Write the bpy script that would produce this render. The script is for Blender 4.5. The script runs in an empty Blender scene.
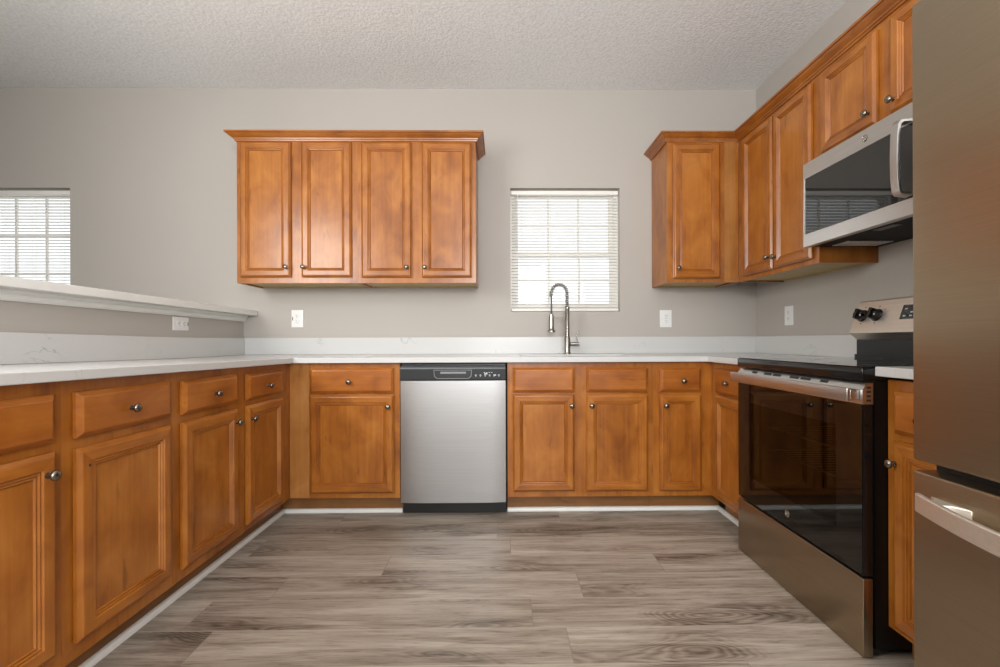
import bpy, bmesh, math, random
from mathutils import Matrix, Vector
random.seed(7)
S = bpy.context.scene
C = S.collection

# ------------------------------------------------------------------ camera
F_PX, CX, CY, YAW, ROLL, EYE = 455.71, 507.44, 340.03, -0.01217, -0.00331, 1.0025
cd = bpy.data.cameras.new('camera')
cam = bpy.data.objects.new('camera', cd)
C.objects.link(cam)
cd.sensor_fit = 'HORIZONTAL'
cd.sensor_width = 36.0
cd.lens = F_PX * 36.0 / 1000.0
cd.shift_x = (500.0 - CX) / 1000.0
cd.shift_y = (CY - 333.5) / 1000.0
cd.clip_start = 0.02
cam.matrix_world = (Matrix.Translation((0, 0, EYE)) @ Matrix.Rotation(YAW, 4, 'Z')
                    @ Matrix.Rotation(math.pi / 2, 4, 'X') @ Matrix.Rotation(ROLL, 4, 'Z'))
S.camera = cam

# ------------------------------------------------------------------ world, lights, exposure
W = bpy.data.worlds.new('overcast_sky')
S.world = W
W.use_nodes = True
bg = W.node_tree.nodes['Background']
bg.inputs['Color'].default_value = (0.95, 0.98, 1.0, 1)
bg.inputs['Strength'].default_value = 1.45

def area_light(name, loc, target, sx, sy, watts, col):
    ld = bpy.data.lights.new(name, 'AREA')
    ld.shape = 'RECTANGLE'
    ld.size, ld.size_y = sx, sy
    ld.energy = watts
    ld.color = col
    o = bpy.data.objects.new(name, ld)
    C.objects.link(o)
    o.location = loc
    o.rotation_euler = (Vector(target) - Vector(loc)).to_track_quat('-Z', 'Y').to_euler()
    return o
area_light('daylight_rear_windows', (-0.2, -3.45, 1.60), (-0.2, 3.0, 1.30), 3.8, 1.5, 38, (0.96, 0.98, 1.0))
area_light('camera_side_fill', (0.10, -1.2, 1.60), (-0.3, 2.5, 0.90), 1.3, 1.3, 57, (0.99, 0.985, 1.0))  # added soft fill behind the camera, not a lamp of the room
area_light('right_wall_fill', (-2.15, 0.35, 1.85), (1.8, 2.5, 1.15), 1.2, 1.0, 56, (1.0, 0.975, 0.94))  # added fill to brighten the right wall; no lamp hangs there
area_light('ceiling_bounce_fill', (0.1, -0.9, 1.75), (0.1, -0.5, 2.8), 0.5, 0.5, 70, (0.97, 0.98, 1.0))  # added light aimed at the ceiling, stands in for a bounced flash

vs = S.view_settings
vs.view_transform = 'Standard'
vs.look = 'None'
vs.gamma = 1.0
vs.use_curve_mapping = False
vs.exposure = -0.1

# ------------------------------------------------------------------ mesh helpers
class MB:
    """collects geometry in world coordinates"""
    def __init__(s):
        s.v, s.f, s.m = [], [], []
    def add(s, vs_, fs_, mi=0):
        b = len(s.v)
        s.v += [Vector(p) for p in vs_]
        for k, f in enumerate(fs_):
            s.f.append([b + i for i in f])
            s.m.append(mi if isinstance(mi, int) else mi[k])
        return s
    def box(s, x0, x1, y0, y1, z0, z1, mi=0, ch=0.0):
        if x0 > x1: x0, x1 = x1, x0
        if y0 > y1: y0, y1 = y1, y0
        if z0 > z1: z0, z1 = z1, z0
        if ch <= 0:
            vs_ = [(x, y, z) for x in (x0, x1) for y in (y0, y1) for z in (z0, z1)]
            fs_ = [(0, 1, 3, 2), (4, 6, 7, 5), (0, 4, 5, 1), (2, 3, 7, 6), (0, 2, 6, 4), (1, 5, 7, 3)]
            return s.add(vs_, fs_, mi)
        bm = bmesh.new()
        bmesh.ops.create_cube(bm, size=1.0)
        for v in bm.verts:
            v.co = Vector(((x0 + x1) / 2 + v.co.x * (x1 - x0), (y0 + y1) / 2 + v.co.y * (y1 - y0), (z0 + z1) / 2 + v.co.z * (z1 - z0)))
        bmesh.ops.bevel(bm, geom=bm.edges[:], offset=ch, segments=3, profile=0.5, affect='EDGES')
        bm.verts.index_update()
        s.add([v.co.copy() for v in bm.verts], [[v.index for v in f.verts] for f in bm.faces], mi)
        bm.free()
        return s
    def prism(s, poly, axis, a, b, mi=0):
        """poly of 2D points (counter order free) extruded along axis: 'x' (y,z), 'y' (x,z), 'z' (x,y)"""
        n = len(poly)
        def P(p, t):
            return {'x': (t, p[0], p[1]), 'y': (p[0], t, p[1]), 'z': (p[0], p[1], t)}[axis]
        vs_ = [P(p, a) for p in poly] + [P(p, b) for p in poly]
        fs_ = [list(range(n - 1, -1, -1)), list(range(n, 2 * n))]
        for i in range(n):
            j = (i + 1) % n
            fs_.append([i, j, n + j, n + i])
        return s.add(vs_, fs_, mi)
    def grid(s, plane, us, ws, filled, t0, t1, mi=0):
        """plate made of grid cells; plane 'xy','xz','yz'; t = remaining axis"""
        idx = {}
        vs_, fs_ = [], []
        def V(i, j, k):
            key = (i, j, k)
            if key not in idx:
                u, w, t = us[i], ws[j], (t0, t1)[k]
                idx[key] = len(vs_)
                vs_.append({'xy': (u, w, t), 'xz': (u, t, w), 'yz': (t, u, w)}[plane])
            return idx[key]
        nu, nw = len(us) - 1, len(ws) - 1
        on = lambda i, j: 0 <= i < nu and 0 <= j < nw and filled(i, j)
        for i in range(nu):
            for j in range(nw):
                if not on(i, j): continue
                fs_.append([V(i, j, 0), V(i, j + 1, 0), V(i + 1, j + 1, 0), V(i + 1, j, 0)])
                fs_.append([V(i, j, 1), V(i + 1, j, 1), V(i + 1, j + 1, 1), V(i, j + 1, 1)])
                if not on(i - 1, j): fs_.append([V(i, j, 0), V(i, j, 1), V(i, j + 1, 1), V(i, j + 1, 0)])
                if not on(i + 1, j): fs_.append([V(i + 1, j, 0), V(i + 1, j + 1, 0), V(i + 1, j + 1, 1), V(i + 1, j, 1)])
                if not on(i, j - 1): fs_.append([V(i, j, 0), V(i + 1, j, 0), V(i + 1, j, 1), V(i, j, 1)])
                if not on(i, j + 1): fs_.append([V(i, j + 1, 0), V(i, j + 1, 1), V(i + 1, j + 1, 1), V(i + 1, j + 1, 0)])
        return s.add(vs_, fs_, mi)
    def plate(s, plane, rect, holes, t0, t1, mi=0):
        u0, u1, w0, w1 = rect
        us = sorted({u0, u1} | {h[0] for h in holes} | {h[1] for h in holes})
        ws = sorted({w0, w1} | {h[2] for h in holes} | {h[3] for h in holes})
        us = [u for u in us if u0 <= u <= u1]
        ws = [w for w in ws if w0 <= w <= w1]
        def filled(i, j):
            cu, cw = (us[i] + us[i + 1]) / 2, (ws[j] + ws[j + 1]) / 2
            return not any(h[0] < cu < h[1] and h[2] < cw < h[3] for h in holes)
        return s.grid(plane, us, ws, filled, t0, t1, mi)
    def tube(s, path, r, seg=12, mi=0, cap=True):
        pts = [Vector(p) for p in path]
        n = len(pts)
        rad = r if isinstance(r, (list, tuple)) else [r] * n
        vs_, fs_ = [], []
        T = []
        for i in range(n):
            a, b = pts[max(0, i - 1)], pts[min(n - 1, i + 1)]
            T.append((b - a).normalized())
        ref = Vector((0, 0, 1)) if abs(T[0].z) < 0.9 else Vector((0, 1, 0))
        nrm = (ref - T[0] * ref.dot(T[0])).normalized()
        for i in range(n):
            nrm = (nrm - T[i] * nrm.dot(T[i])).normalized()
            bi = T[i].cross(nrm)
            for k in range(seg):
                a = 2 * math.pi * k / seg
                vs_.append(pts[i] + (nrm * math.cos(a) + bi * math.sin(a)) * rad[i])
        for i in range(n - 1):
            for k in range(seg):
                k2 = (k + 1) % seg
                fs_.append([i * seg + k, i * seg + k2, (i + 1) * seg + k2, (i + 1) * seg + k])
        if cap:
            fs_.append(list(range(seg - 1, -1, -1)))
            fs_.append([(n - 1) * seg + k for k in range(seg)])
        return s.add(vs_, fs_, mi)
    def lathe(s, prof, base, axis, seg=24, mi=0):
        """prof: (radius, distance along axis)"""
        ax = Vector(axis).normalized()
        ref = Vector((0, 0, 1)) if abs(ax.z) < 0.9 else Vector((1, 0, 0))
        e1 = (ref - ax * ref.dot(ax)).normalized()
        e2 = ax.cross(e1)
        base = Vector(base)
        vs_, fs_ = [], []
        for r, d in prof:
            for k in range(seg):
                a = 2 * math.pi * k / seg
                vs_.append(base + ax * d + (e1 * math.cos(a) + e2 * math.sin(a)) * r)
        for i in range(len(prof) - 1):
            for k in range(seg):
                k2 = (k + 1) % seg
                fs_.append([i * seg + k, i * seg + k2, (i + 1) * seg + k2, (i + 1) * seg + k])
        fs_.append(list(range(seg - 1, -1, -1)))
        n = len(prof) - 1
        fs_.append([n * seg + k for k in range(seg)])
        return s.add(vs_, fs_, mi)
    def sweep(s, path, prof, mi=0):
        """closed profile (outward offset, z) swept along an XY polyline with mitred corners, outward = right of heading"""
        n, m = len(path), len(prof)
        pts = [Vector((p[0], p[1])) for p in path]
        vs_, fs_ = [], []
        def rn(d): return Vector((d.y, -d.x))
        for i in range(n):
            if i == 0: nn = rn((pts[1] - pts[0]).normalized())
            elif i == n - 1: nn = rn((pts[-1] - pts[-2]).normalized())
            else:
                a = rn((pts[i] - pts[i - 1]).normalized()); b = rn((pts[i + 1] - pts[i]).normalized())
                nn = (a + b) / (1.0 + a.dot(b))
            for o, z in prof:
                q = pts[i] + nn * o
                vs_.append((q.x, q.y, z))
        for i in range(n - 1):
            for k in range(m):
                k2 = (k + 1) % m
                fs_.append([i * m + k, i * m + k2, (i + 1) * m + k2, (i + 1) * m + k])
        fs_.append(list(range(m - 1, -1, -1)))
        fs_.append([(n - 1) * m + k for k in range(m)])
        return s.add(vs_, fs_, mi)
    def xf(s, M):
        s.v = [M @ p for p in s.v]
        return s

    def lift(s, k, y0, zmin=-9.0):
        """the left run is not quite level: it rises by k per metre towards the room"""
        s.v = [Vector((p.x, p.y, p.z + k * max(0.0, y0 - p.y))) if p.z > zmin else p for p in s.v]
        return s

WM = {}
def wm(o):
    return WM.get(o.name, Matrix.Identity(4)) if o else Matrix.Identity(4)

def obj(name, mb, mats, parent=None, smooth=None, bevel=0.0, origin=None):
    """link collected geometry as ONE mesh object; origin at its bounding-box middle"""
    xs = [p.x for p in mb.v]; ys = [p.y for p in mb.v]; zs = [p.z for p in mb.v]
    c = Vector(origin) if origin else Vector(((min(xs) + max(xs)) / 2, (min(ys) + max(ys)) / 2, (min(zs) + max(zs)) / 2))
    P = wm(parent)
    R = P.to_3x3()
    Ri = R.inverted()
    me = bpy.data.meshes.new(name)
    me.from_pydata([Ri @ (p - c) for p in mb.v], [], mb.f)
    mats = mats if isinstance(mats, (list, tuple)) else [mats]
    for m in mats: me.materials.append(m)
    for p, mi in zip(me.polygons, mb.m): p.material_index = mi
    bm = bmesh.new(); bm.from_mesh(me)
    bmesh.ops.recalc_face_normals(bm, faces=bm.faces[:])
    bm.to_mesh(me); bm.free()
    if smooth:
        for p in me.polygons: p.use_smooth = True
        me.set_sharp_from_angle(angle=math.radians(smooth))
    o = bpy.data.objects.new(name, me)
    C.objects.link(o)
    o.parent = parent
    o.location = P.inverted() @ c
    WM[o.name] = Matrix.Translation(c) @ R.to_4x4()
    if bevel > 0:
        b = o.modifiers.new('edge', 'BEVEL')
        b.width = bevel; b.segments = 2; b.limit_method = 'ANGLE'; b.angle_limit = math.radians(40)
        b.harden_normals = False
    return o

def thing(name, label, cat, loc, rotz=0.0, group=None):
    o = bpy.data.objects.new(name, None)
    o.empty_display_size = 0.1
    C.objects.link(o)
    o.location = loc
    o.rotation_euler = (0, 0, rotz)
    WM[o.name] = Matrix.Translation(loc) @ Matrix.Rotation(rotz, 4, 'Z')
    o['label'] = label; o['category'] = cat
    if group: o['group'] = group
    return o

def tag(o, label, cat, group=None):
    o['label'] = label; o['category'] = cat
    if group: o['group'] = group
    return o

def struct(o, label=None):
    o['kind'] = 'structure'
    if label: o['label'] = label
    return o

def text_mb(body, size, extrude, M):
    cu = bpy.data.curves.new('lettering', 'FONT')
    cu.body = body; cu.size = size; cu.extrude = extrude
    cu.align_x = 'CENTER'; cu.align_y = 'CENTER'
    t = bpy.data.objects.new('lettering', cu)
    C.objects.link(t)
    dg = bpy.context.evaluated_depsgraph_get()
    me = bpy.data.meshes.new_from_object(t.evaluated_get(dg))
    mb = MB()
    mb.add([M @ v.co for v in me.vertices], [list(p.vertices) for p in me.polygons])
    bpy.data.objects.remove(t); bpy.data.curves.remove(cu); bpy.data.meshes.remove(me)
    return mb

# ------------------------------------------------------------------ materials
def mat(name):
    m = bpy.data.materials.new(name)
    m.use_nodes = True
    nt = m.node_tree
    return m, nt, nt.nodes['Principled BSDF']

def N(nt, typ, **kw):
    n = nt.nodes.new(typ)
    for k, v in kw.items():
        if k in n.inputs: n.inputs[k].default_value = v
        else: setattr(n, k, v)
    return n

def ramp(nt, stops):
    r = nt.nodes.new('ShaderNodeValToRGB')
    cr = r.color_ramp
    cr.elements[0].position, cr.elements[0].color = stops[0][0], (*stops[0][1], 1)
    cr.elements[1].position, cr.elements[1].color = stops[-1][0], (*stops[-1][1], 1)
    for p, c in stops[1:-1]:
        e = cr.elements.new(p); e.color = (*c, 1)
    return r

def math_(nt, op, a, b=None, c=None):
    n = nt.nodes.new('ShaderNodeMath'); n.operation = op
    for i, x in enumerate((a, b, c)):
        if x is None: continue
        if isinstance(x, (int, float)): n.inputs[i].default_value = x
        else: nt.links.new(x, n.inputs[i])
    return n.outputs[0]

def mixc(nt, fac, a, b, blend='MIX'):
    n = nt.nodes.new('ShaderNodeMix'); n.data_type = 'RGBA'; n.blend_type = blend
    for s_, x in ((0, fac), (6, a), (7, b)):
        if isinstance(x, (int, float)): n.inputs[s_].default_value = x
        elif isinstance(x, tuple): n.inputs[s_].default_value = (*x, 1)
        else: nt.links.new(x, n.inputs[s_])
    return n.outputs[2]

def plain(name, col, rough=0.5, metal=0.0, spec=0.5, coat=0.0, noise=0.0, nscale=8.0):
    m, nt, b = mat(name)
    b.inputs['Base Color'].default_value = (*col, 1)
    b.inputs['Roughness'].default_value = rough
    b.inputs['Metallic'].default_value = metal
    b.inputs['Specular IOR Level'].default_value = spec
    b.inputs['Coat Weight'].default_value = coat
    if noise > 0:
        tc = N(nt, 'ShaderNodeTexCoord')
        no = N(nt, 'ShaderNodeTexNoise', Scale=nscale, Detail=4.0)
        nt.links.new(tc.outputs['Object'], no.inputs['Vector'])
        k0 = tuple(c * (1 - noise) for c in col); k1 = tuple(min(1, c * (1 + noise)) for c in col)
        r = ramp(nt, [(0.3, k0), (0.7, k1)])
        nt.links.new(no.outputs['Fac'], r.inputs['Fac'])
        nt.links.new(r.outputs['Color'], b.inputs['Base Color'])
    return m

def wood(name, axis, dark=(0.200, 0.054, 0.0055), mid=(0.350, 0.113, 0.0130), light=(0.475, 0.182, 0.030), rough=0.29):
    """stained maple; axis = index of the grain direction in object space"""
    m, nt, b = mat(name)
    tc = N(nt, 'ShaderNodeTexCoord'); oi = N(nt, 'ShaderNodeObjectInfo')
    off = N(nt, 'ShaderNodeVectorMath', operation='SCALE')
    off.inputs[0].default_value = (7.3, 3.1, 11.7)
    nt.links.new(oi.outputs['Random'], off.inputs['Scale'])
    ad = N(nt, 'ShaderNodeVectorMath', operation='ADD')
    nt.links.new(tc.outputs['Object'], ad.inputs[0]); nt.links.new(off.outputs[0], ad.inputs[1])
    def mp(s_along, s_across):
        k = N(nt, 'ShaderNodeMapping')
        sc = [s_across] * 3; sc[axis] = s_along
        k.inputs['Scale'].default_value = sc
        nt.links.new(ad.outputs[0], k.inputs['Vector'])
        return k.outputs[0]
    blotch = N(nt, 'ShaderNodeTexNoise', Scale=1.0, Detail=3.0, Roughness=0.55, Distortion=0.6)
    nt.links.new(mp(5.0, 8.0), blotch.inputs['Vector'])
    grain = N(nt, 'ShaderNodeTexNoise', Scale=1.0, Detail=6.0, Roughness=0.6, Distortion=0.4)
    nt.links.new(mp(2.2, 60.0), grain.inputs['Vector'])
    mixf = math_(nt, 'ADD', math_(nt, 'MULTIPLY', blotch.outputs['Fac'], 0.68), math_(nt, 'MULTIPLY', grain.outputs['Fac'], 0.32))
    mixf = math_(nt, 'ADD', mixf, math_(nt, 'MULTIPLY', math_(nt, 'SUBTRACT', oi.outputs['Random'], 0.5), 0.06))
    r = ramp(nt, [(0.28, dark), (0.5, mid), (0.72, light)])
    nt.links.new(mixf, r.inputs['Fac'])
    fleck = N(nt, 'ShaderNodeTexNoise', Scale=1.0, Detail=2.0, Roughness=0.5, Distortion=0.5)
    nt.links.new(mp(7.0, 26.0), fleck.inputs['Vector'])
    fm = N(nt, 'ShaderNodeMapRange'); fm.inputs['From Min'].default_value = 0.66; fm.inputs['From Max'].default_value = 0.78
    nt.links.new(fleck.outputs['Fac'], fm.inputs['Value'])
    cc = mixc(nt, math_(nt, 'MULTIPLY', fm.outputs[0], 0.55), r.outputs['Color'], tuple(c * 0.62 for c in dark))
    nt.links.new(cc, b.inputs['Base Color'])
    b.inputs['Roughness'].default_value = rough
    b.inputs['Specular IOR Level'].default_value = 0.55
    b.inputs['Coat Weight'].default_value = 0.12; b.inputs['Coat Roughness'].default_value = 0.16
    bp = N(nt, 'ShaderNodeBump', Strength=0.04, Distance=0.002)
    nt.links.new(grain.outputs['Fac'], bp.inputs['Height'])
    nt.links.new(bp.outputs[0], b.inputs['Normal'])
    return m

def steel(name, axis, col=(0.60, 0.585, 0.565), rough=0.30, aniso=0.5):
    m, nt, b = mat(name)
    tc = N(nt, 'ShaderNodeTexCoord')
    k = N(nt, 'ShaderNodeMapping')
    sc = [420.0] * 3; sc[axis] = 3.0
    k.inputs['Scale'].default_value = sc
    nt.links.new(tc.outputs['Object'], k.inputs['Vector'])
    no = N(nt, 'ShaderNodeTexNoise', Scale=1.0, Detail=3.0)
    nt.links.new(k.outputs[0], no.inputs['Vector'])
    mr = N(nt, 'ShaderNodeMapRange')
    mr.inputs['To Min'].default_value = rough - 0.06; mr.inputs['To Max'].default_value = rough + 0.06
    nt.links.new(no.outputs['Fac'], mr.inputs['Value'])
    nt.links.new(mr.outputs[0], b.inputs['Roughness'])
    c0 = tuple(c * 0.94 for c in col); c1 = tuple(c * 1.05 for c in col)
    r = ramp(nt, [(0.3, c0), (0.7, c1)])
    nt.links.new(no.outputs['Fac'], r.inputs['Fac'])
    nt.links.new(r.outputs['Color'], b.inputs['Base Color'])
    b.inputs['Metallic'].default_value = 1.0
    bp = N(nt, 'ShaderNodeBump', Strength=0.03, Distance=0.0005)
    nt.links.new(no.outputs['Fac'], bp.inputs['Height'])
    nt.links.new(bp.outputs[0], b.inputs['Normal'])
    return m

def wall_paint(name, col, bump=0.05, scale=160.0, rough=0.6):
    m, nt, b = mat(name)
    tc = N(nt, 'ShaderNodeTexCoord')
    no = N(nt, 'ShaderNodeTexNoise', Scale=scale, Detail=3.0)
    nt.links.new(tc.outputs['Object'], no.inputs['Vector'])
    big = N(nt, 'ShaderNodeTexNoise', Scale=0.9, Detail=2.0)
    nt.links.new(tc.outputs['Object'], big.inputs['Vector'])
    r = ramp(nt, [(0.3, tuple(c * 0.98 for c in col)), (0.7, tuple(c * 1.02 for c in col))])
    nt.links.new(big.outputs['Fac'], r.inputs['Fac'])
    nt.links.new(r.outputs['Color'], b.inputs['Base Color'])
    b.inputs['Roughness'].default_value = rough
    b.inputs['Specular IOR Level'].default_value = 0.25
    bp = N(nt, 'ShaderNodeBump', Strength=bump, Distance=0.003)
    nt.links.new(no.outputs['Fac'], bp.inputs['Height'])
    nt.links.new(bp.outputs[0], b.inputs['Normal'])
    return m

def ceiling_mat():
    m, nt, b = mat('textured_ceiling')
    tc = N(nt, 'ShaderNodeTexCoord')
    no = N(nt, 'ShaderNodeTexNoise', Scale=75.0, Detail=4.0, Roughness=0.6)
    vo = N(nt, 'ShaderNodeTexVoronoi', Scale=55.0)
    for n in (no, vo): nt.links.new(tc.outputs['Object'], n.inputs['Vector'])
    h = math_(nt, 'ADD', no.outputs['Fac'], math_(nt, 'MULTIPLY', vo.outputs['Distance'], -0.5))
    r = ramp(nt, [(0.0, (0.765, 0.78, 0.78)), (0.5, (0.885, 0.90, 0.90))])
    nt.links.new(h, r.inputs['Fac']); nt.links.new(r.outputs['Color'], b.inputs['Base Color'])
    b.inputs['Roughness'].default_value = 0.9
    b.inputs['Specular IOR Level'].default_value = 0.1
    bp = N(nt, 'ShaderNodeBump', Strength=0.3, Distance=0.010)
    nt.links.new(h, bp.inputs['Height']); nt.links.new(bp.outputs[0], b.inputs['Normal'])
    return m

def floor_mat():
    m, nt, b = mat('vinyl_plank')
    PW, PL, Y0 = 0.1812, 1.22, 1.587
    tc = N(nt, 'ShaderNodeTexCoord')
    sp = N(nt, 'ShaderNodeSeparateXYZ'); nt.links.new(tc.outputs['Object'], sp.inputs[0])
    x, y = sp.outputs[0], sp.outputs[1]
    ry = math_(nt, 'DIVIDE', math_(nt, 'SUBTRACT', y, Y0), PW)
    row = math_(nt, 'FLOOR', ry)
    wn = N(nt, 'ShaderNodeTexWhiteNoise', noise_dimensions='1D'); nt.links.new(row, wn.inputs['W'])
    rx = math_(nt, 'ADD', math_(nt, 'DIVIDE', x, PL), math_(nt, 'MULTIPLY', wn.outputs['Value'], 5.0))
    col = math_(nt, 'FLOOR', rx)
    fy, fx = math_(nt, 'FRACT', ry), math_(nt, 'FRACT', rx)
    cid = N(nt, 'ShaderNodeCombineXYZ'); nt.links.new(row, cid.inputs[0]); nt.links.new(col, cid.inputs[1])
    w2 = N(nt, 'ShaderNodeTexWhiteNoise', noise_dimensions='3D'); nt.links.new(cid.outputs[0], w2.inputs['Vector'])
    rnd = w2.outputs['Value']
    # per plank shifted coordinates
    v = N(nt, 'ShaderNodeCombineXYZ')
    nt.links.new(math_(nt, 'ADD', x, math_(nt, 'MULTIPLY', rnd, 37.0)), v.inputs[0])
    nt.links.new(y, v.inputs[1])
    nt.links.new(math_(nt, 'MULTIPLY', rnd, 19.0), v.inputs[2])
    def mapped(sx, sy):
        k = N(nt, 'ShaderNodeMapping'); k.inputs['Scale'].default_value = (sx, sy, 1)
        nt.links.new(v.outputs[0], k.inputs['Vector']); return k.outputs[0]
    broad = N(nt, 'ShaderNodeTexNoise', Scale=1.0, Detail=4.0, Roughness=0.6, Distortion=0.8)
    nt.links.new(mapped(1.4, 15.0), broad.inputs['Vector'])
    fine = N(nt, 'ShaderNodeTexNoise', Scale=1.0, Detail=6.0, Roughness=0.7, Distortion=0.3)
    nt.links.new(mapped(4.0, 75.0), fine.inputs['Vector'])
    # cathedral figure: contour lines of a stretched noise field
    fig = N(nt, 'ShaderNodeTexNoise', Scale=1.0, Detail=1.5, Roughness=0.4)
    nt.links.new(mapped(1.5, 6.5), fig.inputs['Vector'])
    rings = math_(nt, 'FRACT', math_(nt, 'MULTIPLY', fig.outputs['Fac'], 38.0))
    rings = math_(nt, 'ABSOLUTE', math_(nt, 'SUBTRACT', rings, 0.5))
    mask = N(nt, 'ShaderNodeMapRange'); mask.inputs['From Min'].default_value = 0.55; mask.inputs['From Max'].default_value = 0.66
    nt.links.new(fig.outputs['Fac'], mask.inputs['Value'])
    ringd = math_(nt, 'MULTIPLY', math_(nt, 'SUBTRACT', 0.5, rings), mask.outputs[0])
    f = math_(nt, 'ADD', math_(nt, 'MULTIPLY', broad.outputs['Fac'], 0.60), math_(nt, 'MULTIPLY', fine.outputs['Fac'], 0.40))
    f = math_(nt, 'SUBTRACT', f, math_(nt, 'MULTIPLY', ringd, 0.26))
    f = math_(nt, 'SUBTRACT', f, math_(nt, 'MULTIPLY', mask.outputs[0], 0.06))
    pores = N(nt, 'ShaderNodeTexNoise', Scale=1.0, Detail=3.0, Roughness=0.65)
    nt.links.new(mapped(11.0, 110.0), pores.inputs['Vector'])
    pm = N(nt, 'ShaderNodeMapRange'); pm.inputs['From Min'].default_value = 0.54; pm.inputs['From Max'].default_value = 0.66
    nt.links.new(pores.outputs['Fac'], pm.inputs['Value'])
    f = math_(nt, 'SUBTRACT', f, math_(nt, 'MULTIPLY', pm.outputs[0], 0.085))
    f = math_(nt, 'ADD', f, 0.02)
    f = math_(nt, 'ADD', f, math_(nt, 'MULTIPLY', math_(nt, 'SUBTRACT', rnd, 0.5), 0.055))
    r = ramp(nt, [(0.26, (0.085, 0.064, 0.048)), (0.40, (0.21, 0.168, 0.130)), (0.53, (0.335, 0.282, 0.228)), (0.68, (0.455, 0.40, 0.338))])
    nt.links.new(f, r.inputs['Fac'])
    # seams; highlights along the long edges are put into the colour
    ey = math_(nt, 'MULTIPLY', math_(nt, 'MINIMUM', fy, math_(nt, 'SUBTRACT', 1.0, fy)), PW)
    ex = math_(nt, 'MULTIPLY', math_(nt, 'MINIMUM', fx, math_(nt, 'SUBTRACT', 1.0, fx)), PL)
    seamy = N(nt, 'ShaderNodeMapRange'); seamy.inputs['From Max'].default_value = 0.0030
    nt.links.new(ey, seamy.inputs['Value'])
    e = ex
    seam = N(nt, 'ShaderNodeMapRange'); seam.inputs['From Max'].default_value = 0.0022
    nt.links.new(e, seam.inputs['Value'])
    c = mixc(nt, seam.outputs[0], (0.20, 0.165, 0.13), r.outputs['Color'])
    c = mixc(nt, seamy.outputs[0], (0.40, 0.35, 0.29), c)
    nt.links.new(c, b.inputs['Base Color'])
    b.inputs['Roughness'].default_value = 0.42
    b.inputs['Specular IOR Level'].default_value = 0.4
    bp = N(nt, 'ShaderNodeBump', Strength=0.12, Distance=0.002)
    nt.links.new(math_(nt, 'ADD', math_(nt, 'MULTIPLY', fine.outputs['Fac'], 0.4), seam.outputs[0]), bp.inputs['Height'])
    nt.links.new(bp.outputs[0], b.inputs['Normal'])
    return m

def quartz_mat():
    m, nt, b = mat('white_quartz')
    tc = N(nt, 'ShaderNodeTexCoord')
    no = N(nt, 'ShaderNodeTexNoise', Scale=2.6, Detail=5.0, Roughness=0.6, Distortion=1.6)
    nt.links.new(tc.outputs['Object'], no.inputs['Vector'])
    d = math_(nt, 'ABSOLUTE', math_(nt, 'SUBTRACT', no.outputs['Fac'], 0.5))
    mk = N(nt, 'ShaderNodeTexNoise', Scale=3.7, Detail=2.0)
    nt.links.new(tc.outputs['Object'], mk.inputs['Vector'])
    v = N(nt, 'ShaderNodeMapRange'); v.inputs['From Max'].default_value = 0.010
    v.inputs['To Min'].default_value = 1.0; v.inputs['To Max'].default_value = 0.0
    nt.links.new(d, v.inputs['Value'])
    k = N(nt, 'ShaderNodeMapRange'); k.inputs['From Min'].default_value = 0.55; k.inputs['From Max'].default_value = 0.68
    nt.links.new(mk.outputs['Fac'], k.inputs['Value'])
    fac = math_(nt, 'MULTIPLY', math_(nt, 'MULTIPLY', v.outputs[0], k.outputs[0]), 0.55)
    c = mixc(nt, fac, (0.60, 0.60, 0.585), (0.20, 0.28, 0.29))
    nt.links.new(c, b.inputs['Base Color'])
    b.inputs['Roughness'].default_value = 0.22
    return m

def glass_mat(name, tint=(1, 1, 1), refl=0.06, rough=0.0):
    m = bpy.data.materials.new(name); m.use_nodes = True
    nt = m.node_tree
    nt.nodes.remove(nt.nodes['Principled BSDF'])
    tr = N(nt, 'ShaderNodeBsdfTransparent'); tr.inputs['Color'].default_value = (*tint, 1)
    gl = N(nt, 'ShaderNodeBsdfGlossy'); gl.inputs['Roughness'].default_value = rough
    lw = N(nt, 'ShaderNodeLayerWeight'); lw.inputs['Blend'].default_value = 0.5
    f_ = math_(nt, 'ADD', math_(nt, 'MULTIPLY', math_(nt, 'POWER', lw.outputs['Facing'], 5.0), 0.94), refl)
    mx = N(nt, 'ShaderNodeMixShader')
    nt.links.new(f_, mx.inputs[0]); nt.links.new(tr.outputs[0], mx.inputs[1]); nt.links.new(gl.outputs[0], mx.inputs[2])
    nt.links.new(mx.outputs[0], nt.nodes['Material Output'].inputs['Surface'])
    return m

WV = wood('stained_maple_upright', 2)
WH = wood('stained_maple_level', 0)
WHY = wood('stained_maple_moulding', 0, (0.19, 0.052, 0.006), (0.33, 0.105, 0.013), (0.44, 0.165, 0.028))
WDR = wood('stained_maple_drawer', 0, (0.20, 0.050, 0.0055), (0.345, 0.104, 0.0125), (0.455, 0.160, 0.026))
WPALE = wood('bare_maple', 2, (0.42, 0.30, 0.13), (0.48, 0.35, 0.165), (0.55, 0.42, 0.21), 0.5)
WDARK = wood('toe_board_wood', 0, (0.16, 0.065, 0.015), (0.22, 0.092, 0.022), (0.28, 0.12, 0.032), 0.45)
WFILL = wood('lighter_maple_filler', 2, (0.27, 0.10, 0.020), (0.385, 0.158, 0.036), (0.47, 0.215, 0.060), 0.36)
KN = plain('dark_nickel', (0.25, 0.225, 0.19), 0.22, 1.0)
PAINT = wall_paint('greige_paint', (0.462, 0.430, 0.390))
TRIMW = plain('white_trim_paint', (0.78, 0.78, 0.745), 0.35, noise=0.02)
CEIL = ceiling_mat()
FLOOR = floor_mat()
QUARTZ = quartz_mat()
PLASTW = plain('white_plastic', (0.80, 0.80, 0.78), 0.35, noise=0.01)
BLINDW = plain('blind_slat_vinyl', (0.84, 0.82, 0.77), 0.45, noise=0.02)
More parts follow.
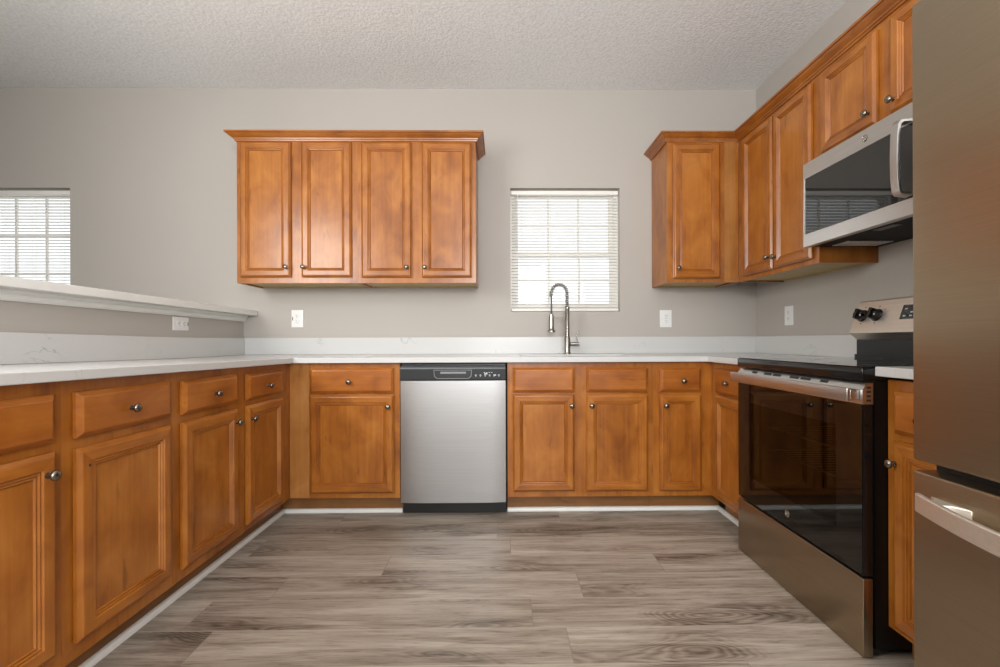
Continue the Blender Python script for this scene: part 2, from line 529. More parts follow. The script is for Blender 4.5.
VINYL = plain('window_vinyl', (0.82, 0.80, 0.75), 0.4, noise=0.02)
DARKSLOT = plain('dark_slot', (0.02, 0.02, 0.02), 0.6, noise=0.1)
BLACKG = plain('black_gloss_enamel', (0.006, 0.006, 0.006), 0.12, noise=0.1)
BLACKGLASS = plain('black_glass', (0.003, 0.003, 0.003), 0.02, spec=0.55, noise=0.05)
BLACKM = plain('black_plastic', (0.010, 0.010, 0.0105), 0.36, noise=0.1)
DGREY = plain('dark_grey_plastic', (0.05, 0.052, 0.055), 0.35, noise=0.08)
STZ = steel('brushed_steel_upright', 2)
STX = steel('brushed_steel_level', 0, (0.50, 0.50, 0.495), 0.36)
STY = steel('brushed_steel_lengthwise', 1)
STD = steel('reflection_toned_steel', 1, (0.36, 0.285, 0.195), 0.33)  # darker steel copy; brown room reflection and warm cast put into its colour
STH = steel('satin_handle_steel', 1, (0.82, 0.77, 0.70), 0.46)
CHROME = plain('polished_steel', (0.68, 0.67, 0.65), 0.12, 1.0, noise=0.03)
BNICK = plain('brushed_nickel', (0.37, 0.35, 0.32), 0.24, 1.0, noise=0.04)
GLASS = glass_mat('clear_glass')
MWGLASS = plain('black_mirror_glass', (0.003, 0.003, 0.003), 0.02, spec=0.8, coat=0.0, noise=0.05)
OVGLASS = glass_mat('smoked_oven_glass', (0.40, 0.37, 0.33), 0.05)
RACK = plain('bright_rack_wire', (0.85, 0.84, 0.82), 0.35, 1.0, noise=0.02)
SPRING = plain('spring_steel', (0.42, 0.40, 0.37), 0.2, 1.0, noise=0.03)
MARK = plain('pale_grey_print', (0.55, 0.57, 0.58), 0.5, noise=0.03)
FILT = plain('grey_filter_mesh', (0.35, 0.35, 0.34), 0.4, 0.7, noise=0.35, nscale=160)

# ------------------------------------------------------------------ key planes (metres)
YB, YW = 2.604, 3.220          # back run face frames, back wall
TILT = 0.0155
XL, XR = -1.208, 1.205         # left / right run face frames
XH, XW = -1.812, 1.813         # half wall face, right wall
YU, XU = 2.915, 1.525          # upper face frames
ZC = 2.775
CT0, CT1 = 0.876, 0.906        # worktop
BS = 1.023                     # backsplash top
FARL, REAR = -5.2, -3.6

# ------------------------------------------------------------------ setting
struct(obj('floor', MB().box(FARL, XW, REAR, YW, -0.05, 0.0), FLOOR, origin=(0, 0, 0)))
struct(obj('ceiling', MB().box(FARL, XW, REAR, YW, ZC, ZC + 0.05), CEIL))
W1 = (0.063, 0.838, 1.203, 2.077)       # kitchen window opening
W2 = (-3.755, -3.013, 0.93, 2.076)       # dining window opening
struct(obj('wall_back', MB().plate('xz', (FARL - 0.15, XW + 0.15, -0.05, ZC + 0.05), [W1, W2], YW, YW + 0.14), PAINT))
struct(obj('wall_right', MB().box(XW, XW + 0.15, REAR, YW, -0.05, ZC + 0.05), PAINT))
struct(obj('wall_far_left', MB().box(FARL - 0.15, FARL, REAR, YW, -0.05, ZC + 0.05), PAINT))
struct(obj('wall_rear', MB().plate('xz', (FARL - 0.15, XW + 0.15, -0.05, ZC + 0.05), [(-2.9, 1.7, 0.94, 2.46)], REAR - 0.15, REAR), PAINT))
struct(obj('wall_left', MB().box(XH - 0.12, XH, 0.60, YW, 0, 1.176).lift(0.010, YW, 1.0), PAINT), 'low painted half wall behind the left counter')
t = struct(obj('trim_1', MB().box(XH - 0.20, -1.712, 0.56, YW - 0.001, 1.1775, 1.2145).lift(0.010, YW), TRIMW, bevel=0.004), 'white ledge capping the half wall')
obj('moulding', MB().prism([(XH, 1.137), (XH + 0.012, 1.137), (XH + 0.018, 1.145), (XH + 0.020, 1.159), (XH + 0.030, 1.167), (XH + 0.032, 1.177), (XH, 1.177)], 'y', 0.60, YW - 0.001).lift(0.010, YW), TRIMW, t)

def quarter(r=0.019, h=0.021):
    p = [(0, 0.0005), (0, h)]
    for i in range(1, 7):
        a = math.pi / 2 * i / 6
        p.append((0.006 + (r - 0.006) * math.sin(a), 0.006 + (h - 0.006) * math.cos(a)))
    p.append((r, 0.0005))
    return p
TK = 0.075
struct(obj('baseboard_left', MB().sweep([(XL - TK, YB + TK - 0.0), (XL - TK, 0.63)][::-1], quarter()), TRIMW, smooth=40), 'white shoe moulding along the left cabinets')
struct(obj('baseboard_back_left', MB().sweep([(XL - TK + 0.020, YB + TK), (-0.582, YB + TK)], quarter()), TRIMW, smooth=40), 'white shoe moulding left of the dishwasher')
struct(obj('baseboard_back_right', MB().sweep([(0.030, YB + TK), (XR + TK, YB + TK), (XR + TK, 2.172)], quarter()), TRIMW, smooth=40), 'white shoe moulding under the sink cabinets')

# ------------------------------------------------------------------ windows and blinds
def window(name, op, zmeet, glass_in, cols, rows_up, rows_lo, label):
    x0, x1, z0, z1 = op
    ya, yb = YW + 0.060, YW + 0.125
    fr = 0.030
    root = struct(obj(name, MB().plate('xz', (x0, x1, z0, z1), [(x0 + fr, x1 - fr, z0 + fr, z1 - fr)], ya, yb + 0.01), VINYL), label)
    gx0, gx1 = x0 + glass_in, x1 - glass_in
    def sash(za, zb, yc, rows, th=0.026):
        h = (gx0, gx1, za + 0.030, zb - (0.014 if zb > zmeet + 0.1 else 0.030))
        s_ = obj('sash', MB().plate('xz', (x0 + fr, x1 - fr, za, zb), [h], yc, yc + th), VINYL, root)
        mm = MB()
        for i in range(1, cols):
            xx = h[0] + (h[1] - h[0]) * i / cols
            mm.box(xx - 0.008, xx + 0.008, yc + 0.007, yc + 0.019, h[2], h[3])
        for j in range(1, rows):
            zz = h[2] + (h[3] - h[2]) * j / rows
            mm.box(h[0], h[1], yc + 0.0075, yc + 0.0185, zz - 0.008, zz + 0.008)
        obj('muntins', mm, VINYL, s_)
        obj('pane', MB().box(h[0], h[1], yc + 0.0125, yc + 0.0135, h[2], h[3]), GLASS, s_)
    sash(zmeet - 0.017, z1 - fr, ya + 0.034, rows_up)
    sash(z0 + fr, zmeet + 0.017, ya + 0.006, rows_lo)
    return root
window('window_1', W1, 1.619, 0.058, 3, 2, 2, 'white double-hung window above the sink')
window('window_2', W2, 1.205, 0.045, 3, 3, 1, 'white double-hung window in the dining area')

def blind(op, label, pitch=0.0215):
    x0, x1, z0, z1 = op
    x0 += 0.006; x1 -= 0.006
    yc = YW + 0.030
    root = thing('window_blind', label, 'blind', ((x0 + x1) / 2, yc, z0), 0, 'window blinds')
    obj('head_rail', MB().box(x0, x1, yc - 0.013, yc + 0.013, z1 - 0.042, z1 - 0.016), BLINDW, root, bevel=0.002)
    obj('bottom_rail', MB().box(x0, x1, yc - 0.013, yc + 0.013, z0 + 0.004, z0 + 0.020), BLINDW, root, bevel=0.003)
    m = MB()
    z = z0 + 0.032
    while z < z1 - 0.050:
        p = []
        for k in range(5):
            s_ = -1 + k / 2
            p.append((yc + 0.0125 * s_, z + 0.0022 * (1 - s_ * s_) - 0.0008 * s_))
        q = [(a, b - 0.0007) for a, b in reversed(p)]
        m.prism(p + q, 'x', x0 + 0.004, x1 - 0.004)
        z += pitch
    obj('slats', m, BLINDW, root)
    for fx in (0.10, 0.37, 0.63, 0.90):
        c = MB()
        xx = x0 + (x1 - x0) * fx
        for dy in (-0.0135, 0.0135):
            c.tube([(xx, yc + dy, z0 + 0.018), (xx, yc + dy, z1 - 0.040)], 0.0007, 5)
        obj('ladder_cord', c, BLINDW, root)
    obj('tilt_wand', MB().tube([(x0 + 0.045, yc - 0.018, z1 - 0.045), (x0 + 0.045, yc - 0.020, z1 - 0.40)], 0.003, 8), PLASTW, root)
    return root
blind(W1, 'white slatted blind with open slats in the window above the sink')
blind(W2, 'white slatted blind in the dining window beyond the half wall')

# ------------------------------------------------------------------ cabinet parts
def door_mb(w, h, panel=True):
    """door lying at x 0..w, z 0..h, back at y=0, front at y=-0.02. loops of (inset, depth)"""
    loops = [(0.0, 0.0), (0.0, 0.010), (0.003, 0.0125), (0.010, 0.0195), (0.0135, 0.0205), (0.0395, 0.0205), (0.0420, 0.0160),
             (0.0440, 0.0155), (0.0475, 0.0180), (0.0500, 0.0132), (0.0520, 0.0126), (0.0555, 0.0152), (0.0590, 0.0085)]
    mb = MB()
    vs_, fs_, ms = [], [], []
    for i, d in loops:
        vs_ += [(i, -d, i), (w - i, -d, i), (w - i, -d, h - i), (i, -d, h - i)]
    for k in range(len(loops) - 1):
        a, b = 4 * k, 4 * k + 4
        for j in range(4):
            j2 = (j + 1) % 4
            fs_.append([a + j, a + j2, b + j2, b + j]); ms.append(1 if j in (0, 2) else 0)
    fs_.append([0, 3, 2, 1]); ms.append(0)
    a = 4 * (len(loops) - 1)
    fs_.append([a, a + 1, a + 2, a + 3]); ms.append(0)
    mb.add(vs_, fs_, ms)
    return mb
def panel_mb(w, h):
    i = 0.0588
    return MB().box(i, w - i, -0.0105, -0.0092, i, h - i)
def slab_mb(w, h):
    loops = [(0.0, 0.0), (0.0, 0.009), (0.003, 0.0115), (0.013, 0.0195), (0.016, 0.0205)]
    mb = MB(); vs_, fs_ = [], []
    for i, d in loops:
        vs_ += [(i, -d, i), (w - i, -d, i), (w - i, -d, h - i), (i, -d, h - i)]
    for k in range(len(loops) - 1):
        a, b = 4 * k, 4 * k + 4
        for j in range(4):
            j2 = (j + 1) % 4
            fs_.append([a + j, a + j2, b + j2, b + j])
    fs_.append([0, 3, 2, 1]); a = 4 * (len(loops) - 1); fs_.append([a, a + 1, a + 2, a + 3])
    return mb.add(vs_, fs_)
KNOB_P = [(0.0085, 0.0), (0.0085, 0.0025), (0.0055, 0.004), (0.0050, 0.011), (0.0065, 0.0135), (0.0125, 0.0155), (0.0145, 0.0185), (0.0140, 0.0225), (0.0105, 0.0262), (0.005, 0.0280), (0.001, 0.0284)]
def knob_mb(x, y, z):
    return MB().lathe(KNOB_P, (x, y, z), (0, -1, 0), 20)

def add_front(root, M, kind, x0, x1, z0, z1, knob=None, hole=None):
    """kind 'door' or 'drawer_front'; knob in absolute cabinet x,z"""
    mv = Matrix.Translation((x0, -0.0030, z0))
    w, h = x1 - x0, z1 - z0
    if kind == 'door':
        d = obj('door', door_mb(w, h).xf(M @ mv), [WV, WH], root)
        obj('panel', panel_mb(w, h).xf(M @ mv), WV, d)
    else:
        d = obj('drawer_front', slab_mb(w, h).xf(M @ mv), WDR, root)
    if knob:
        obj('knob', knob_mb(knob[0], -0.0235, knob[1]).xf(M), KN, d, smooth=50)
    if hole:
        obj('knob_hole', MB().lathe([(0.0042, 0), (0.0038, 0.0008), (0.0022, 0.0009)], (hole[0], -0.0234, hole[1]), (0, -1, 0), 14).xf(M), DARKSLOT, d)
    return d

def base_cabinet(label, M, w, fronts, fx0=0.0, fx1=None, toe=(0.0, None), filler=None, cat='cabinet', depth=0.596, group='stained maple base cabinets', tilt=0.0):
    loc = M.to_translation(); rz = M.to_euler().z
    root = thing('base_cabinet', label, cat, loc, rz, group)
    fx1 = w if fx1 is None else fx1
    holes = [(f[1] + 0.013, f[2] - 0.013, f[3] + 0.013, f[4] - 0.013) for f in fronts]
    obj('face_frame', MB().plate('xz', (fx0 + 0.0002, fx1 - 0.0002, 0.106, CT0 - 0.001), holes, 0.0, 0.019).xf(M).lift(tilt, 2.564, 0.86), WV, root)
    c = MB()
    c.box(0.001, 0.013, 0.0195, depth, 0.106, CT0 - 0.002).box(w - 0.013, w - 0.001, 0.0195, depth, 0.106, CT0 - 0.002)
    c.box(0.0132, w - 0.0132, 0.0195, depth, 0.108, 0.122).box(0.0132, w - 0.0132, depth - 0.008, depth, 0.1225, CT0 - 0.003)
    obj('carcass', c.xf(M), WPALE, root)
    t1 = w if toe[1] is None else toe[1]
    obj('toe_kick', MB().box(toe[0] + 0.0005, t1 - 0.0005, TK + 0.001, TK + 0.014, 0.001, 0.1055).xf(M), WDARK, root)
    if filler:
        obj('filler_strip', MB().box(filler[0], filler[1], -0.004, -0.0005, 0.110, CT0 - 0.002).xf(M), WFILL, root)
    for f in fronts:
        add_front(root, M, *f)
    return root

def MT(x, y, z, deg):
    return Matrix.Translation((x, y, z)) @ Matrix.Rotation(math.radians(deg), 4, 'Z')
ZD0, ZD1, ZR0, ZR1 = 0.137, 0.694, 0.705, 0.846
KD, KR = 0.629, 0.770

# left run: local x = world Y, front faces +X
def left(y0): return MT(XL, y0, 0, 90)
b0 = 0.640
base_cabinet('base cabinet at the near end of the left counter, cut off by the photo edge', left(b0), 1.2615 - b0,
             [('drawer_front', 0.665 - b0, 1.231 - b0, 0.734, 0.861, (0.941 - b0, 0.798)),
              ('door', 0.665 - b0, 1.232 - b0, 0.163, 0.708, (1.203 - b0, 0.653))], tilt=TILT)
base_cabinet('single-door left base cabinet with a knob only on its drawer', left(1.2615), 0.4205,
             [('drawer_front', 0.0315, 0.3935, 0.730, 0.859, (0.2105, 0.790)),
              ('door', 0.0315, 0.3935, 0.155, 0.700, None, (0.0625, 0.647))], tilt=TILT)
base_cabinet('left base cabinet with two doors and two drawers, next to the corner', left(1.682), 0.921,
             [('drawer_front', 0.036, 0.386, 0.726, 0.853, (0.216, 0.786)),
              ('drawer_front', 0.468, 0.810, 0.723, 0.847, (0.642, 0.777)),
              ('door', 0.036, 0.386, 0.148, 0.697, (0.366, 0.639)),
              ('door', 0.468, 0.810, 0.138, 0.697, (0.490, 0.634))], toe=(0.0, 0.921 + TK), tilt=TILT)
# back run: front faces -Y
def back(x0): return MT(x0, YB, 0, 0)
base_cabinet('back base cabinet with one drawer over one door, left of the dishwasher', back(XL), 0.626,
             [('drawer_front', 0.120, 0.593, ZR0, ZR1, (0.347, KR)),
              ('door', 0.121, 0.594, ZD0, ZD1, (0.566, KD))], filler=(0.004, 0.112), toe=(-TK, None))
base_cabinet('wide sink base cabinet with two doors and two plain false drawer fronts', back(0.030), 0.836,
             [('drawer_front', 0.031, 0.384, ZR0, ZR1 - .001), ('drawer_front', 0.452, 0.802, ZR0, ZR1 - .002),
              ('door', 0.030, 0.382, ZD0 + .003, ZD1 + .001, (0.365, KD)), ('door', 0.450, 0.802, ZD0 + .002, ZD1, (0.478, KD))])
base_cabinet('narrow back base cabinet with one drawer over one door, right of the sink cabinet', back(0.866), 0.339,
             [('drawer_front', 0.034, 0.271, ZR0, ZR1 - .004, (0.165, KR - .003)),
              ('door', 0.033, 0.273, ZD0, ZD1 - .002, (0.064, KD - .002))], toe=(0.0, 0.339 + TK))
# right run: local x = -Y, front faces -X
def right(y0): return MT(XR, y0, 0, -90)
base_cabinet('corner base cabinet on the right wall, partly hidden behind the range handle', right(YB), 0.430,
             [('drawer_front', 0.075, 0.402, ZR0, ZR1, (0.234, KR)), ('door', 0.075, 0.402, ZD0, ZD1, None)])
base_cabinet('slim base cabinet squeezed between the range and the refrigerator', right(1.4085), 0.295,
             [('drawer_front', 0.037, 0.262, ZR0 + .010, ZR1 - .003, (0.150, KR)),
              ('door', 0.037, 0.262, ZD0 - .012, ZD1, (0.050, KD - .003))], toe=(-0.002, None))

def upper_cabinet(label, M, w, z0, z1, fronts, fx1=None, filler=None, depth=0.300):
    loc = M.to_translation(); rz = M.to_euler().z
    root = thing('wall_cabinet', label, 'cabinet', (loc.x, loc.y, z0), rz, 'stained maple wall cabinets')
    holes = [(f[1] + 0.013, f[2] - 0.013, f[3] + 0.013, f[4] - 0.013) for f in fronts]
    fx1 = w if fx1 is None else fx1
    obj('face_frame', MB().plate('xz', (0.0001, fx1 - 0.0001, z0, z1), holes, 0.0, 0.019).xf(M), WV, root)
    c = MB()
    c.box(0.001, 0.013, 0.0195, depth, z0, z1).box(w - 0.013, w - 0.001, 0.0195, depth, z0, z1)
    c.box(0.0132, w - 0.0132, 0.0195, depth, z1 - 0.014, z1 - 0.001)
    obj('carcass', c.xf(M), WV, root)
    obj('bottom_panel', MB().box(0.0134, w - 0.0134, 0.0196, depth, z0 + 0.010, z0 + 0.022).box(0.0134, w - 0.0134, depth - 0.016, depth, z0 + 0.001, z0 + 0.0098).xf(M), WPALE, root)
    obj('back_panel', MB().box(0.0134, w - 0.0134, depth - 0.007, depth - 0.0005, z0 + 0.0225, z1 - 0.0145).xf(M), WPALE, root)
    if filler:
        obj('filler_strip', MB().box(filler[0], filler[1], -0.004, -0.0005, z0 + 0.001, z1 - 0.020).xf(M), WFILL, root)
    for f in fronts: add_front(root, M, *f)
    return root
U0, U1 = 1.369, 2.300
ud0, ud1 = 1.405, 2.264
xa = -1.680
upper_cabinet('left one of two wall cabinets hanging left of the sink window', MT(xa, YU, 0, 0), 0.7619, U0, U1,
              [('door', 0.027, 0.345, ud0, ud1, (0.323, 1.467)), ('door', 0.413, 0.727, ud0, ud1, (0.431, 1.467))])
xb = -0.918
upper_cabinet('wall cabinet nearest the sink window on its left', MT(xb, YU, 0, 0), 0.754, U0, U1,
              [('door', 0.029, 0.347, ud0 - .002, ud1 - .003, (0.318, 1.464)), ('door', 0.412, 0.727, ud0 - .003, ud1 - .004, (0.432, 1.464))])
xc = 1.063
upper_cabinet('single-door wall cabinet in the corner right of the sink window', MT(xc, YU, 0, 0), 0.460, U0, U1,
              [('door', 0.034, 0.338, ud0 - .012, ud1 - .008, (0.062, 1.457))], filler=(0.370, 0.442))
ya = YU
upper_cabinet('double-door wall cabinet on the right wall between corner and microwave', MT(XU, ya, 0, -90), ya - 2.169, U0, U1,
              [('door', ya - 2.836, ya - 2.523, 1.395, 2.252, (ya - 2.550, 1.462)),
               ('door', ya - 2.510, ya - 2.206, 1.395, 2.252, (ya - 2.482, 1.455))])
ym = 2.168
upper_cabinet('short double-door wall cabinet above the microwave', MT(XU, ym, 0, -90), ym - 1.412, 1.842, U1,
              [('door', ym - 2.132, ym - 1.818, 1.872, ud1 - .014, (ym - 1.846, 1.924)),
               ('door', ym - 1.750, ym - 1.446, 1.872, ud1 - .014, (ym - 1.728, 1.920))])

CROWN = [(0.0002, 2.270), (0.008, 2.270), (0.010, 2.278), (0.015, 2.280), (0.017, 2.287), (0.022, 2.290), (0.032, 2.296), (0.041, 2.305), (0.044, 2.309),
         (0.052, 2.310), (0.053, 2.320), (0.0002, 2.320)]
g = 0.0215
tag(obj('crown_moulding', MB().sweep([(xa, YW - 0.001), (xa, YU), (xb + 0.754, YU), (xb + 0.754, YW - 0.001)], CROWN), WHY, smooth=30),
    'stained wood crown moulding topping the two wall cabinets left of the window', 'moulding', 'crown mouldings')
tag(obj('crown_moulding', MB().sweep([(xc, YW - 0.001), (xc, YU), (XU, YU), (XU, 1.412)], CROWN), wood('stained_maple_long_moulding', 1, (0.19, 0.052, 0.006), (0.33, 0.105, 0.013), (0.44, 0.165, 0.028)), smooth=30),
    'stained wood crown moulding running over the right-hand wall cabinets into the corner', 'moulding', 'crown mouldings')

# ------------------------------------------------------------------ worktops and backsplashes
def worktop():
    xs = [XH, -1.166, 0.110, 0.790, 1.163, XW - 0.001]
    ys = [0.605, 2.1705, 2.564, 2.690, 3.020, YW - 0.001]
    def filled(i, j):
        if i == 0: return True
        if i == 4: return j >= 1
        if j <= 1: return False
        return not (i == 2 and j == 3)
    m = MB().grid('xy', xs, ys, filled, CT0, CT1)
    m.v = [Vector((p.x, p.y, p.z + TILT * max(0.0, 2.564 - p.y))) if p.x < -1.0 else p for p in m.v]
    return m
tag(obj('countertop', worktop(), QUARTZ, bevel=0.003), 'long white quartz worktop running round the left, back and corner cabinets', 'countertop', 'quartz worktops')
tag(obj('countertop', MB().box(1.164, XW - 0.001, 1.1125, 1.4095, 0.886, 0.916), QUARTZ, bevel=0.003), 'short white worktop piece between the range and the refrigerator', 'countertop', 'quartz worktops')
z0_, z1_ = CT1 + 0.0005, BS
tag(obj('backsplash', MB().grid('yz', [0.605, 2.564, YW - 0.0225], [z0_, z1_], lambda i, j: True, XH + 0.001, XH + 0.021).lift(TILT, 2.564), QUARTZ, bevel=0.002), 'white quartz backsplash strip along the half wall', 'backsplash', 'quartz backsplashes')
tag(obj('backsplash', MB().box(XH + 0.001, XW - 0.001, YW - 0.022, YW - 0.001, z0_, z1_), QUARTZ, bevel=0.002), 'white quartz backsplash strip behind the faucet below the window', 'backsplash', 'quartz backsplashes')
tag(obj('backsplash', MB().box(XW - 0.021, XW - 0.001, 2.1705, YW - 0.0225, z0_, z1_), QUARTZ, bevel=0.002), 'white quartz backsplash strip on the right wall beside the range', 'backsplash', 'quartz backsplashes')

# ------------------------------------------------------------------ sink and faucet
t = thing('kitchen_sink', 'undermount steel sink sunk into the worktop below the window', 'sink', (0.45, 2.855, 0.70))
sx0, sx1, sy0, sy1, sz0, sz1 = 0.100, 0.800, 2.680, 3.030, 0.690, 0.8755
obj('basin', MB().box(sx0, sx1, sy0, sy1, sz0, sz0 + 0.004).box(sx0, sx0 + 0.006, sy0, sy1, sz0 + 0.004, sz1)
    .box(sx1 - 0.006, sx1, sy0, sy1, sz0 + 0.004, sz1).box(sx0 + 0.006, sx1 - 0.006, sy0, sy0 + 0.006, sz0 + 0.004, sz1)
    .box(sx0 + 0.006, sx1 - 0.006, sy1 - 0.006, sy1, sz0 + 0.004, sz1), STX, t)
obj('drain', MB().lathe([(0.045, 0), (0.045, 0.003), (0.034, 0.004), (0.030, 0.001)], (0.45, 2.86, sz0 + 0.0041), (0, 0, 1), 28), CHROME, t, smooth=40)

fx, fy = 0.446, 3.100
t = thing('kitchen_faucet', 'tall spring-neck faucet with a pull-down sprayer behind the sink', 'faucet', (fx, fy, CT1))
obj('base', MB().lathe([(0.0265, 0), (0.0265, 0.004), (0.022, 0.008), (0.0205, 0.012), (0.0205, 0.112), (0.017, 0.118)], (fx, fy, CT1 + 0.0005), (0, 0, 1), 28), BNICK, t, smooth=40)
obj('column', MB().lathe([(0.0150, 0), (0.0150, 0.180), (0.0160, 0.184), (0.0160, 0.200), (0.012, 0.204)], (fx, fy, CT1 + 0.119), (0, 0, 1), 24), BNICK, t, smooth=40)
# neck: arc from the column top over to the sprayer
path = []
zt = CT1 + 0.323
cx_, r_ = (fx + 0.338) / 2, (fx - 0.338) / 2
for i in range(7): path.append(Vector((fx, fy, zt + (1.318 - zt) * i / 6)))
for i in range(1, 17):
    a = math.pi * i / 16
    path.append(Vector((cx_ + r_ * math.cos(a), fy, 1.318 + 0.060 * math.sin(a))))
path.append(Vector((0.338, fy, 1.300)))
obj('hose', MB().tube(path + [Vector((0.338, fy, 1.180))], 0.0060, 12), DGREY, t, smooth=50)
def resample(pts, n):
    L = [0.0]
    for a, b in zip(pts, pts[1:]): L.append(L[-1] + (b - a).length)
    out = []
    for i in range(n + 1):
        s_ = L[-1] * i / n
        k = max(j for j in range(len(L)) if L[j] <= s_ + 1e-9)
        k = min(k, len(pts) - 2)
        u = (s_ - L[k]) / max(1e-9, L[k + 1] - L[k])
        out.append(pts[k].lerp(pts[k + 1], u))
    return out
turns, spt = 21, 14
rs = resample(path, turns * spt)
hel = []
for i, p in enumerate(rs):
    a_, b_ = rs[max(0, i - 1)], rs[min(len(rs) - 1, i + 1)]
    T_ = (b_ - a_).normalized(); n1 = Vector((0, 1, 0)); n2 = T_.cross(n1)
    th = 2 * math.pi * i / spt
    hel.append(p + (n1 * math.cos(th) + n2 * math.sin(th)) * 0.0115)
obj('spring', MB().tube(hel, 0.0036, 6), SPRING, t, smooth=60)
obj('spray_head', MB().lathe([(0.010, 0), (0.0155, 0.004), (0.0175, 0.050), (0.0175, 0.095), (0.0195, 0.105), (0.0265, 0.113), (0.0265, 0.122), (0.020, 0.125)], (0.338, fy, 1.178), (0, 0, -1), 24), BNICK, t, smooth=40)
obj('holder_arm', MB().tube([(fx - 0.014, fy, 1.148), (0.354, fy, 1.152)], 0.0045, 10), BNICK, t, smooth=50)
h = obj('handle', MB().tube([(fx + 0.0195, fy, 0.974), (0.527, fy, 0.974)], [0.0135, 0.0135], 20), BNICK, t, smooth=40)
obj('lever', MB().tube([(0.512, fy, 0.985), (0.513, fy, 1.062)], 0.0048, 12), BNICK, h, smooth=50)

# ------------------------------------------------------------------ outlets
def outlet(label, M, w=0.083, h=0.122, kind='duplex', tagmark=False, end=False):
    """plate lies in local XZ, front faces -Y, centred"""
    root = thing('wall_outlet', label, 'outlet', M.to_translation(), M.to_euler().z, 'white wall outlets')
    obj('plate', MB().box(-w / 2, w / 2, -0.006, -0.0005, -h / 2, h / 2, ch=0.0018).xf(M), PLASTW, root)
    f = -0.0088
    def slots(m, zc):
        m.box(-0.0075, -0.0053, f - 0.0004, f, zc - 0.001, zc + 0.0075, 1).box(0.0053, 0.0075, f - 0.0004, f, zc, zc + 0.0070, 1)
        return m.lathe([(0.0024, 0), (0.0024, 0.0004)], (0, f, zc - 0.007), (0, -1, 0), 10, 1)
    if kind == 'decora':
        rc = MB().box(-0.0165, 0.0165, -0.0085, -0.0062, -0.033, 0.033, ch=0.001)
        obj('receptacle', slots(slots(rc, 0.0195), -0.0195).xf(M), [PLASTW, DARKSLOT], root)
    else:
        for zc in (-0.0195, 0.0195):
            rc = MB().lathe([(0.0165, 0), (0.0165, 0.0018), (0.0150, 0.0024)], (0, -0.0061, zc), (0, -1, 0), 24)
            obj('receptacle', slots(rc, zc).xf(M), [PLASTW, DARKSLOT], root, smooth=40)
    if end:
        obj('indicator', MB().box(-0.010, 0.010, -0.0066, -0.0061, h / 2 - 0.009, h / 2 - 0.004).xf(M), DARKSLOT, root)
    elif tagmark:
        obj('indicator', MB().box(-w / 2 + 0.006, -w / 2 + 0.011, -0.0066, -0.0061, -0.012, 0.012).xf(M), DARKSLOT, root)
    else:
        obj('screw', MB().lathe([(0.003, 0), (0.0025, 0.0008)], (0, -0.0061, 0), (0, -1, 0), 10).xf(M), BNICK, root)
    return root
outlet('white outlet on the back wall below the left wall cabinets', MT(-1.434, YW, 1.157, 0), tagmark=True)
outlet('white outlet on the back wall right of the window, under the corner cabinet', MT(1.162, YW, 1.150, 0))
outlet('white outlet on the right wall between corner and range', MT(XW, 2.850, 1.150, -90), kind='decora')
outlet('sideways white outlet on the half wall under the ledge', MT(XH, 2.589, 1.1000, 90) @ Matrix.Rotation(math.pi / 2, 4, 'Y'), h=0.124, w=0.076, end=True)

# ------------------------------------------------------------------ dishwasher
t = thing('dishwasher', 'stainless dishwasher with black control strip in the back run', 'dishwasher', (-0.277, YB, 0))
dx0, dx1, dyf = -0.577, 0.022, YB - 0.020
def bowed(x0, x1, z0, z1, yf, yb, bow=0.010, edge=0.006, seg=24):
    p = []
    for i in range(seg + 1):
        s_ = -1 + 2 * i / seg
        yy = yf + bow * (abs(s_) ** 5)
        p.append((x0 + (x1 - x0) * i / seg, yy))
    return MB().prism(p + [(x1, yb), (x0, yb)], 'z', z0, z1)
obj('door', bowed(dx0 + 0.002, dx1 - 0.002, 0.083, 0.773, dyf - 0.006, YB + 0.015), STX, t, smooth=25)
cp = MB().prism([(dyf - 0.004, 0.7755), (dyf - 0.008, 0.780), (dyf - 0.008, 0.8395), (YB + 0.016, 0.8395), (YB + 0.016, 0.7755)], 'x', dx0 + 0.002, dx1 - 0.002)
cp_o = obj('control_panel', cp, plain('charcoal_control_strip', (0.022, 0.023, 0.024), 0.42, spec=0.3, noise=0.08), t, smooth=30)
obj('top_edge', MB().prism([(dyf - 0.008, 0.840), (dyf - 0.004, 0.849), (dyf + 0.004, 0.855), (dyf + 0.016, 0.858), (YB + 0.016, 0.858), (YB + 0.016, 0.840)], 'x', dx0 + 0.002, dx1 - 0.002), plain('grey_top_edge', (0.17, 0.18, 0.19), 0.35, 0.5, noise=0.05), t, smooth=40)
px0, px1 = -0.383, -0.173
obj('pocket_rim', MB().prism([(px0 - 0.003, 0.835), (px0, 0.798), (px0 + 0.016, 0.7845), (px1 - 0.016, 0.7845), (px1, 0.798), (px1 + 0.003, 0.835)], 'y', dyf - 0.0086, dyf - 0.0081), plain('grey_pocket_rim', (0.20, 0.21, 0.215), 0.35, noise=0.05), cp_o)
obj('handle_pocket', MB().prism([(px0, 0.832), (px0 + 0.004, 0.800), (px0 + 0.018, 0.788), (px1 - 0.018, 0.788), (px1 - 0.004, 0.800), (px1, 0.832)], 'y', dyf - 0.0092, dyf - 0.0087), BLACKM, cp_o)
obj('handle_lip', MB().box(px0 + 0.035, px1 - 0.030, dyf - 0.0112, dyf - 0.0093, 0.813, 0.825), plain('grey_handle_lip', (0.22, 0.225, 0.23), 0.4, noise=0.05), cp_o, bevel=0.001)
mk = MB()
def mkbox(x0, x1, z0, z1): mk.box(x0, x1, dyf - 0.0086, dyf - 0.0081, z0, z1)
for xx in (-0.148, -0.122, -0.095, -0.070, -0.045, -0.018):
    mkbox(xx - 0.005, xx + 0.005, 0.803, 0.807)
    mkbox(xx - 0.003, xx + 0.003, 0.797, 0.7995)
